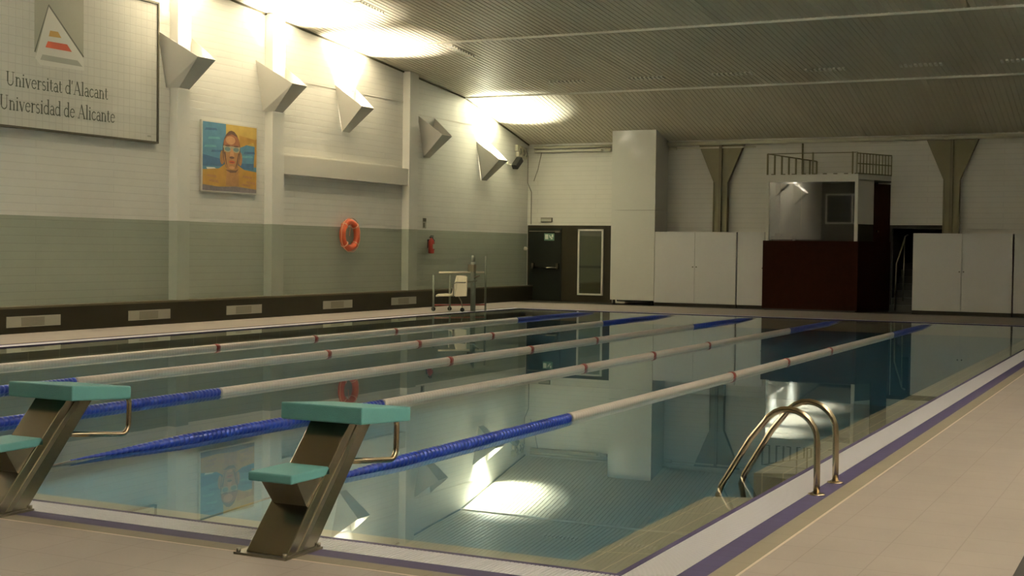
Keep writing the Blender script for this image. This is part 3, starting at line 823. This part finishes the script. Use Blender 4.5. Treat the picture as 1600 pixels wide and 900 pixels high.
# funnel headed steel columns
def funnel(xc, label):
    t = thing('steel_column', (xc, YF, 0), label, 'column', 'olive steel columns with flared heads')
    ya, yb = YF - 0.16, YF
    zt, zm = 4.44, 3.40
    mb = MB(); mb.box(xc - .20, xc + .20, ya, yb, 0.0, zm, 'olive'); part(mb, 'shaft', t)
    mb = MB(); mb.prism([(xc - .20, ya, zm), (xc + .20, ya, zm), (xc + .64, ya, zt), (xc - .64, ya, zt)], (0, yb - ya, 0), 'olive'); part(mb, 'flared_head', t)
    mb = MB(); mb.box(xc - .04, xc + .04, ya - .06, ya, 0.0, zt, 'olive_d'); part(mb, 'web', t, 'darker centre rib')
    mb = MB(); mb.box(xc - .20, xc - .17, ya - .03, ya, 0, zm, 'olive'); mb.box(xc + .17, xc + .20, ya - .03, ya, 0, zm, 'olive'); part(mb, 'flange', t)
funnel(-9.18, 'olive flared column above the cabinets left of the cabin')
funnel(-3.09, 'olive flared column right of the cabin above the cabinets')

# pipes under the ceiling
mb = MB()
mb.tube([(XL + .25, YF - .12, 4.47), (-12.1, YF - .12, 4.47)], 0.045, 'pipe', n=10)
mb.box(XL + .25, -12.75, YF - .14, YF, 4.33, 4.39, 'pipe')
mb.tube([(-12.62, YF - .14, 4.36), (-12.42, YF - .14, 4.36)], 0.055, 'pipe', n=10)
mb.build('wall_conduit', label='cream pipe and trunking high on the far wall above the exit door', cat='pipe')
mb = MB()
mb.tube([(-10.70, YF - .22, 4.475), (XR - 0.02, YF - .22, 4.475)], 0.055, 'pipe', n=12)
mb.tube([(-10.66, YF - .20, 4.35), (-10.45, YF - .20, 4.35)], 0.04, 'pipe', n=10)
mb.box(-10.6, -8.2, YF - .20, YF - .17, 4.33, 4.37, 'pipe')
mb.tube([(-6.95, YF - .06, 4.42), (-6.95, YF - .06, 2.1)], 0.022, 'olive', n=8)
mb.build('ceiling_pipe', label='long cream pipe along the top of the far wall right of the white column', cat='pipe')

# ------------------------------------------------------------ control cabin
YB = 28.90
t = thing('control_cabin', (-6.4, YB, 0), 'glazed control cabin with dark red lower half and railed roof', 'cabin')
FL, FR, BL, BR = -7.64, -5.17, -7.64, -4.62
WL_, WR_ = -7.56, -5.24
yb = YF - 0.02
def quad_box(mb, fl, fr, bl, br, y0, y1, z0, z1, m): mb.hexa([(fl, y0, z0), (fr, y0, z0), (br, y1, z0), (bl, y1, z0), (fl, y0, z1), (fr, y0, z1), (br, y1, z1), (bl, y1, z1)], m)
mb = MB(); quad_box(mb, FL, FR, BL, BR + .02, YB - .03, yb, 0.04, 1.81, 'redwood'); part(mb, 'lower_panelling', t, 'dark red wood panelling')
mb = MB(); quad_box(mb, FL + .05, FR - .05, BL, BR, YB, yb, 0, 0.04, 'black'); part(mb, 'plinth', t)
mb = MB(); quad_box(mb, WL_ - .03, WR_ + .04, BL, BR, YB - .03, yb, 3.39, 3.52, 'white'); part(mb, 'roof', t, 'white roof edge')
mb = MB(); quad_box(mb, WL_, WR_, BL, BR, YB, yb, 3.35, 3.388, 'interior'); part(mb, 'ceiling_lining', t)
for (xa_, xb_) in ((WL_ - .02, WL_ + .06), (WR_ - .04, WR_ + .04)):
    mb = MB(); mb.box(xa_, xb_, YB - .02, YB + .06, 1.81, 3.39, 'white'); part(mb, 'corner_post', t, 'white corner post')
mb = MB(); mb.box(WL_ + .06, WR_ - .04, YB - .015, YB + .03, 3.33, 3.39, 'white'); 
wf = part(mb, 'window_frame', t)
mb = MB(); mb.box(WL_ + .06, WR_ - .04, YB + .005, YB + .012, 1.84, 3.33, 'glass'); part(mb, 'pane', wf)
# right side: white panel then dark red door
def side_pt(s_): return (WR_ + (BR - WR_) * s_, YB + (yb - YB) * s_)
def side_panel(s0, s1, z0, z1, m, off=0.0, th_=0.03):
    (xa_, ya_), (xb_, yb_) = side_pt(s0), side_pt(s1)
    n_ = Vector((yb - YB, -(BR - WR_), 0)).normalized()
    mb = MB()
    o1 = n_ * (off); o2 = n_ * (off - th_)
    pts = [Vector((xa_, ya_, 0)) + o1, Vector((xb_, yb_, 0)) + o1, Vector((xb_, yb_, 0)) + o2, Vector((xa_, ya_, 0)) + o2]
    mb.hexa([(p.x, p.y, z0) for p in pts] + [(p.x, p.y, z1) for p in pts], m)
    return mb
part(side_panel(0.04, 0.50, 2.25, 3.39, 'white'), 'side_panel', t, 'white side panel')
part(side_panel(0.04, 0.50, 1.81, 2.25, 'dark_frame'), 'side_panel', t, 'dark lower side panel')
dr = part(side_panel(0.52, 0.99, 1.81, 3.30, 'redwood', 0.0), 'cabin_door', t, 'dark red door')
part(side_panel(0.58, 0.62, 2.05, 2.10, 'steel', 0.05, 0.05), 'handle', dr, 'steel handle')
mb = MB(); mb.box(WL_ + .02, WR_ + .3, yb - .06, yb - .02, 1.81, 3.35, 'interior'); mb.box(WL_ + .0, WL_ + .03, YB + .06, yb, 1.81, 3.35, 'interior'); part(mb, 'inner_wall', t)
mb = MB(); mb.box(WL_ + .1, -6.9, YB + .12, YB + .4, 1.815, 1.93, 'black'); mb.box(WL_ + .2, WL_ + .35, YB + .1, YB + .3, 1.93, 2.0, 'black'); part(mb, 'desk_equipment', t)
mb = MB()
# roof railing: side bars on left, front posts and mesh on right
zr0, zr1 = 3.52, 4.07
rail = [(WL_, YB), (-6.55, yb - .1)]
for k in range(8):
    s_ = k / 7; x_ = rail[0][0] + (rail[1][0] - rail[0][0]) * s_; y_ = rail[0][1] + (rail[1][1] - rail[0][1]) * s_
    mb.box(x_ - .02, x_ + .02, y_ - .02, y_ + .02, zr0, zr1 - 0.02 * k, 'olive')
mb.tube([(WL_, YB, zr1), (-6.55, yb - .1, zr1 - .14)], 0.015, 'olive', n=6)
part(mb, 'railing', t, 'olive bars of the left railing')
mb = MB()
for x_ in (-6.38, -5.36, -5.26): mb.box(x_ - .018, x_ + .018, YB + .02, YB + .05, zr0, zr1 + .02, 'vent' if x_ == -5.26 else 'olive')
for z_ in (zr1,): mb.tube([(WL_, YB + .03, z_), (-5.26, YB + .03, z_)], 0.010, 'olive', n=6)
part(mb, 'railing', t)
mb = MB()
for k in range(12):
    s_ = k / 11; x_, y_ = side_pt(s_)
    mb.box(x_ - .012, x_ + .012, y_ - .012, y_ + .012, zr0, zr1 - 0.04 * s_, 'olive')
for zz in (0.02, 0.27, 0.53): mb.tube([(WR_, YB, zr0 + zz), (BR, yb, zr0 + zz)], 0.014, 'olive', n=6)
part(mb, 'railing', t)
for k in range(9):
    mb = MB(); mb.box(WL_ + .1 + k * .27, WL_ + .2 + k * .27, YB, YB + .03, 3.52, 3.545, 'olive_d'); part(mb, 'roof_clip', t)

# dark stairs behind
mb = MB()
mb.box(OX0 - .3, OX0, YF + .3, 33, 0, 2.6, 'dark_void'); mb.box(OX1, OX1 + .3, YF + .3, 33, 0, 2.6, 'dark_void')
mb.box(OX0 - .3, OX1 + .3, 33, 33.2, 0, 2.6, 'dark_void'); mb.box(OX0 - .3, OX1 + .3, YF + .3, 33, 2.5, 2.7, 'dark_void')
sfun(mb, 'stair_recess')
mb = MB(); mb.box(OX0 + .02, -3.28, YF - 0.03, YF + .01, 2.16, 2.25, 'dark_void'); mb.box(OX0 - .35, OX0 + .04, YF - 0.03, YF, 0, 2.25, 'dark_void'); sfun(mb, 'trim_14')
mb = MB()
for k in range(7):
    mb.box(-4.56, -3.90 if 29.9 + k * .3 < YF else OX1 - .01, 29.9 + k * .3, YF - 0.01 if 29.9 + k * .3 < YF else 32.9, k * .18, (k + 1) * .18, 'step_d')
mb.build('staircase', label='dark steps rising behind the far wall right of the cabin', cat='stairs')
t = thing('handrail', (-4.3, 29.7, 0), 'thin steel handrail on the dark stairs beside the white cabinet', 'handrail')
mb = MB(); mb.tube([(-4.39, 29.75, 0.05), (-4.37, 29.75, 1.25), (-4.22, 30.05, 1.95), (-4.2, 30.3, 2.0)], 0.02, 'steel_d', n=8); part(mb, 'rail', t)
mb = MB(); mb.tube([(-4.24, 30.0, 0.3), (-4.22, 30.0, 1.9)], 0.016, 'steel_d', n=8); part(mb, 'post', t)

# rear wall window band (seen in the cabin glass)
for k in range(5):
    x0 = -14.9 + k * 3.0
    mb = MB(); mb.box(x0, x0 + 2.8, YN, YN + .03, 3.1, 4.6, 'night')
    for q in ((x0, x0 + 2.8, 3.05, 3.13), (x0, x0 + 2.8, 4.55, 4.63), (x0, x0 + .08, 3.1, 4.6), (x0 + 2.72, x0 + 2.8, 3.1, 4.6), (x0 + 1.36, x0 + 1.44, 3.1, 4.6)):
        mb.box(q[0], q[1], YN, YN + .07, q[2], q[3], 'white')
    sfun(mb, 'window_%d' % (k + 1))

# ------------------------------------------------------------ lane ropes
def rope_mesh(y0, y1, m, name, par, zf, r0_=0.035, r1_=0.044, per=0.055, taper0=0, taper1=0):
    mb = MB(); path = []; rad = []
    n_ = int(round((y1 - y0) / per)); per = (y1 - y0) / n_
    for k in range(n_):
        for s_, rr in ((0.02, r0_), (0.18, r1_), (0.80, r1_), (0.98, r0_)):
            y = y0 + (k + s_) * per
            path.append((0, y, zf(y))); rad.append(rr * max(0.12, min(1, (y - 1.02) / 1.3, (24.3 - y) / 1.3)))
    mb.tube(path, rad, m, n=12)
    o = mb.build(name); o.parent = par
    return o
def zf(y):
    return 0.004
ROPEX = [-10.385 + 1.954 * k for k in range(5)]
rl = ['lane rope nearest the left wall, mostly white with blue ends', 'second lane rope from the left wall', 'middle lane rope, blue end passing behind the left starting block', 'lane rope ending between the two starting blocks', 'nearest lane rope, its blue end passing behind the right starting block']
rope = thing('lane_rope', (ROPEX[0], 0, 0), rl[0], 'lane rope', 'lane ropes across the pool')
rope_mesh(1.15, 5.18, 'rope_b', 'blue_floats', rope, zf)
rope_mesh(5.20, 19.93, 'rope_w', 'white_floats', rope, zf, r0_=0.0415)
rope_mesh(19.95, 24.1, 'rope_b', 'blue_floats', rope, zf)
mb = MB(); mb.tube([(0, 0.02, -0.04), (0, 1.2, 0.0)], 0.006, 'cable', n=6)
o = mb.build('steel_cable'); o.parent = rope
mb = MB(); mb.tube([(0, 24.0, 0.0), (0, 24.98, -0.04)], 0.006, 'cable', n=6)
o = mb.build('steel_cable'); o.parent = rope
for y in (10.0, 12.5, 15.0):
    mb = MB(); mb.tube([(0, y - .045, 0.004), (0, y - .04, 0.004), (0, y + .04, 0.004), (0, y + .045, 0.004)], [0.036, 0.050, 0.050, 0.036], 'rope_r', n=14)
    o = mb.build('marker_float', label='dark red marker float'); o.parent = rope
for k in range(1, 5):
    c_ = copy_tree(rope); c_.location = (ROPEX[k], 0, 0); c_['label'] = rl[k]

# ------------------------------------------------------------ starting blocks
def block(xc, label):
    t = thing('starting_block', (xc, -0.4, 0), label, 'starting block', 'starting blocks at the near end')
    a, b = xc - 0.12, xc + 0.12
    zt = 0.60
    mb = MB()
    fy0, fy1 = -0.53, -0.28
    s_ = 0.90
    T = lambda z: s_ * z
    mb.hexa([(a, fy0, 0.012), (b, fy0, 0.012), (b, fy1, 0.012), (a, fy1, 0.012), (a, fy0 + T(zt), zt), (b, fy0 + T(zt), zt), (b, fy1 + T(zt) - .03, zt - .01), (a, fy1 + T(zt) - .03, zt - .01)], 'steel')
    part(mb, 'column', t, bevel=0.006)
    mb = MB()
    ym = (fy0 + fy1) / 2
    for xx, dx in ((b, 0.005), (a, -0.005)):
        mb.prism([(xx, ym - .035, 0.02), (xx, ym + .006, 0.02), (xx, ym + .006 + T(zt - .03), zt - .02), (xx, ym - .035 + T(zt - .03), zt - .02)], (dx, 0, 0), 'steel_d')
    part(mb, 'seam_strip', t)
    mb = MB(); mb.box(a - .05, b + .02, fy0 - .03, fy1 + .03, 0.0, 0.012, 'steel_d')
    for xx in (a - .03, b + .005):
        for yy_ in (fy0 - .015, fy1 + .015): mb.tube([(xx, yy_, .012), (xx, yy_, .03)], 0.012, 'steel_d', n=6)
    part(mb, 'base_plate', t)
    # top board, tilted forward
    y0, y1 = -0.075, 0.405
    p0, p1 = 0.693, 0.650
    th_ = 0.088
    mb = MB()
    mb.hexa([(xc - .25, y0, p0 - th_), (xc + .25, y0, p0 - th_), (xc + .25, y1, p1 - th_ + .012), (xc - .25, y1, p1 - th_ + .012), (xc - .25, y0, p0), (xc + .25, y0, p0), (xc + .25, y1, p1), (xc - .25, y1, p1)], 'block_top')
    part(mb, 'top_board', t, 'teal grip board', bevel=0.008)
    # rear step
    mb = MB(); mb.box(xc - .14, xc + .12, -0.49, -0.16, 0.352, 0.398, 'block_top'); part(mb, 'step', t, 'teal step', bevel=0.008)
    mb = MB()
    mb.hexa([(xc - .10, -0.335, 0.22), (xc + .10, -0.335, 0.22), (xc + .10, -0.30, 0.22), (xc - .10, -0.30, 0.22),
             (xc - .11, -0.43, 0.352), (xc + .11, -0.43, 0.352), (xc + .11, -0.20, 0.352), (xc - .11, -0.20, 0.352)], 'steel_d')
    part(mb, 'step_bracket', t)
    # grab handle in front
    mb = MB()
    pts = [(xc + .02, 0.34, 0.575), (xc + .02, 0.50, 0.572)]
    for k in range(1, 7):
        an = PI / 2 - PI / 2 * k / 6; pts.append((xc + .02, 0.58 + .06 * math.cos(an), 0.505 + .06 * math.sin(an)))
    for k in range(0, 7):
        an = -PI / 2 * k / 6; pts.append((xc + .02, 0.575 + .06 * math.cos(an), 0.385 + .06 * math.sin(an)))
    pts += [(xc + .02, 0.40, 0.345), (xc + .02, 0.14, 0.375)]
    mb.tube(pts, 0.016, 'brass_steel', n=12); part(mb, 'grab_handle', t, 'bent steel grab handle')
    return t
block(-1.61, 'teal topped starting block in the foreground, right of the other')
block(-3.555, 'teal topped starting block at the left picture edge')

# ------------------------------------------------------------ pool ladder
t = thing('pool_ladder', (0.31, 2.78, 0), 'curved steel pool ladder on the right side of the pool', 'ladder')
for yy_ in (2.53, 3.03):
    pts = [(0.31, yy_, 0.0), (0.31, yy_, 0.15), (0.308, yy_, 0.31)]
    for k in range(1, 11):
        an = math.radians(0 + 148 * k / 10)
        pts.append((0.125 + 0.183 * math.cos(an), yy_, 0.325 + 0.195 * math.sin(an)))
    pts += [(-0.12, yy_, 0.315), (-0.30, yy_, 0.01), (-0.325, yy_, -0.06), (-0.30, yy_, -0.2), (-0.24, yy_, -0.5), (-0.2, yy_, -1.1)]
    mb = MB(); mb.tube(pts, 0.0205, 'brass_steel', n=14); rl_ = part(mb, 'rail', t)
    mb = MB(); mb.tube([(0.31, yy_, 0.0), (0.31, yy_, 0.006), (0.31, yy_, 0.012)], [0.055, 0.052, 0.03], 'brass_steel', n=20); part(mb, 'floor_flange', rl_)
for z_, x_ in ((-0.28, -0.28), (-0.55, -0.235), (-0.85, -0.215)):
    mb = MB(); mb.box(x_ - .04, x_ + .05, 2.53, 3.03, z_, z_ + .03, 'steel'); part(mb, 'rung', t)

# ------------------------------------------------------------ seat lift at the far left edge of the pool
t = thing('pool_lift', (-13.1, 22.6, 0), 'pool lift with white plastic seat and grey post at the left pool edge', 'pool lift')
mb = MB(); mb.tube([(-12.95, 22.75, 0), (-12.95, 22.75, 1.18)], 0.062, 'lift_grey', n=14); mb.tube([(-12.95, 22.75, 1.18), (-12.95, 22.75, 1.34)], 0.045, 'lift_grey', n=12)
part(mb, 'post', t, 'thick grey post')
mb = MB(); mb.box(-13.02, -12.86, 22.60, 22.72, 0.95, 1.12, 'steel_d'); mb.tube([(-12.9, 22.7, 0.80), (-12.78, 22.6, 0.83), (-12.70, 22.6, 0.86)], 0.018, 'steel_d', n=8); part(mb, 'winch', t)
PY_, PX_ = 22.35, -13.25
sh = MB()
# seat shell: seat towards -x, back towards +x side
def shell(mb, prof, y0, y1, th_, m):
    for (a, b), (c, d) in zip(prof, prof[1:]):
        mb.hexa([(a, y0, b - th_), (c, y0, d - th_), (c, y1, d - th_), (a, y1, b - th_), (a, y0, b), (c, y0, d), (c, y1, d), (a, y1, b)], m)
seat = [(-13.62, 0.385), (-13.55, 0.42), (-13.40, 0.405), (-13.25, 0.41), (-13.17, 0.45)]
shell(sh, seat, 22.12, 22.56, 0.045, 'plastic_w'); part(sh, 'seat', t, 'cream plastic seat', bevel=0.01)
mb = MB()
mb.hexa([(-13.20, 22.12, 0.40), (-13.10, 22.12, 0.40), (-13.10, 22.56, 0.40), (-13.20, 22.56, 0.40), (-13.08, 22.14, 0.86), (-13.02, 22.14, 0.86), (-13.02, 22.54, 0.86), (-13.08, 22.54, 0.86)], 'plastic_w')
mb.hexa([(-13.10, 22.12, 0.36), (-12.80, 22.14, 0.38), (-12.80, 22.18, 0.38), (-13.10, 22.16, 0.36), (-13.02, 22.14, 0.86), (-12.80, 22.16, 0.84), (-12.80, 22.20, 0.84), (-13.02, 22.18, 0.86)], 'plastic_w')
part(mb, 'backrest', t, 'cream plastic backrest', bevel=0.01)
mb = MB(); mb.tube([(-13.12, 22.09, 0.36), (-13.12, 22.09, 0.66), (-13.06, 22.09, 0.70), (-12.84, 22.12, 0.70), (-12.72, 22.5, 0.74)], 0.014, 'grille', n=6); part(mb, 'armrest', t)
mb = MB(); mb.tube([(-13.10, 22.3, 0.37), (-13.02, 22.3, 0.25), (-12.99, 22.3, 0.10), (-12.99, 22.3, 0.02)], 0.016, 'steel_d', n=6); part(mb, 'seat_support', t)
for (x_, y_, h_) in ((-13.72, 22.2, 0.86), (-13.50, 22.6, 0.86), (-12.93, 23.35, 1.32)):
    mb = MB(); mb.tube([(x_, y_, 0), (x_, y_, h_)], 0.026, 'lift_grey', n=8); part(mb, 'frame_post', t, 'thin grey frame post')
mb = MB(); mb.tube([(-13.66, 22.35, 0.92), (-12.95, 23.30, 0.93)], 0.022, 'plastic_w', n=8); part(mb, 'top_rail', t, 'cream top rail')
mb = MB(); mb.tube([(-13.72, 22.2, 0.14), (-13.50, 22.6, 0.14)], 0.02, 'rope_r', n=6); mb.tube([(-13.5, 22.6, 0.14), (-12.93, 23.33, 0.14)], 0.02, 'rope_r', n=6)
part(mb, 'lower_rail', t, 'dull red lower rail')
for (x_, y_) in ((-13.72, 22.2), (-13.50, 22.6), (-12.99, 22.3)):
    mb = MB(); mb.tube([(x_, y_ - .02, 0.05), (x_, y_ + .02, 0.05)], 0.05, 'black', n=12); part(mb, 'wheel', t)

# ------------------------------------------------------------ dark mat at the right corner of the picture
mb = MB(); mb.box(1.655, 2.6, -0.2, 1.9, 0.0, 0.03, 'rubber')
mb.build('rubber_mat', label='black rubber mat at the bottom right picture corner', cat='mat', bevel=0.005)
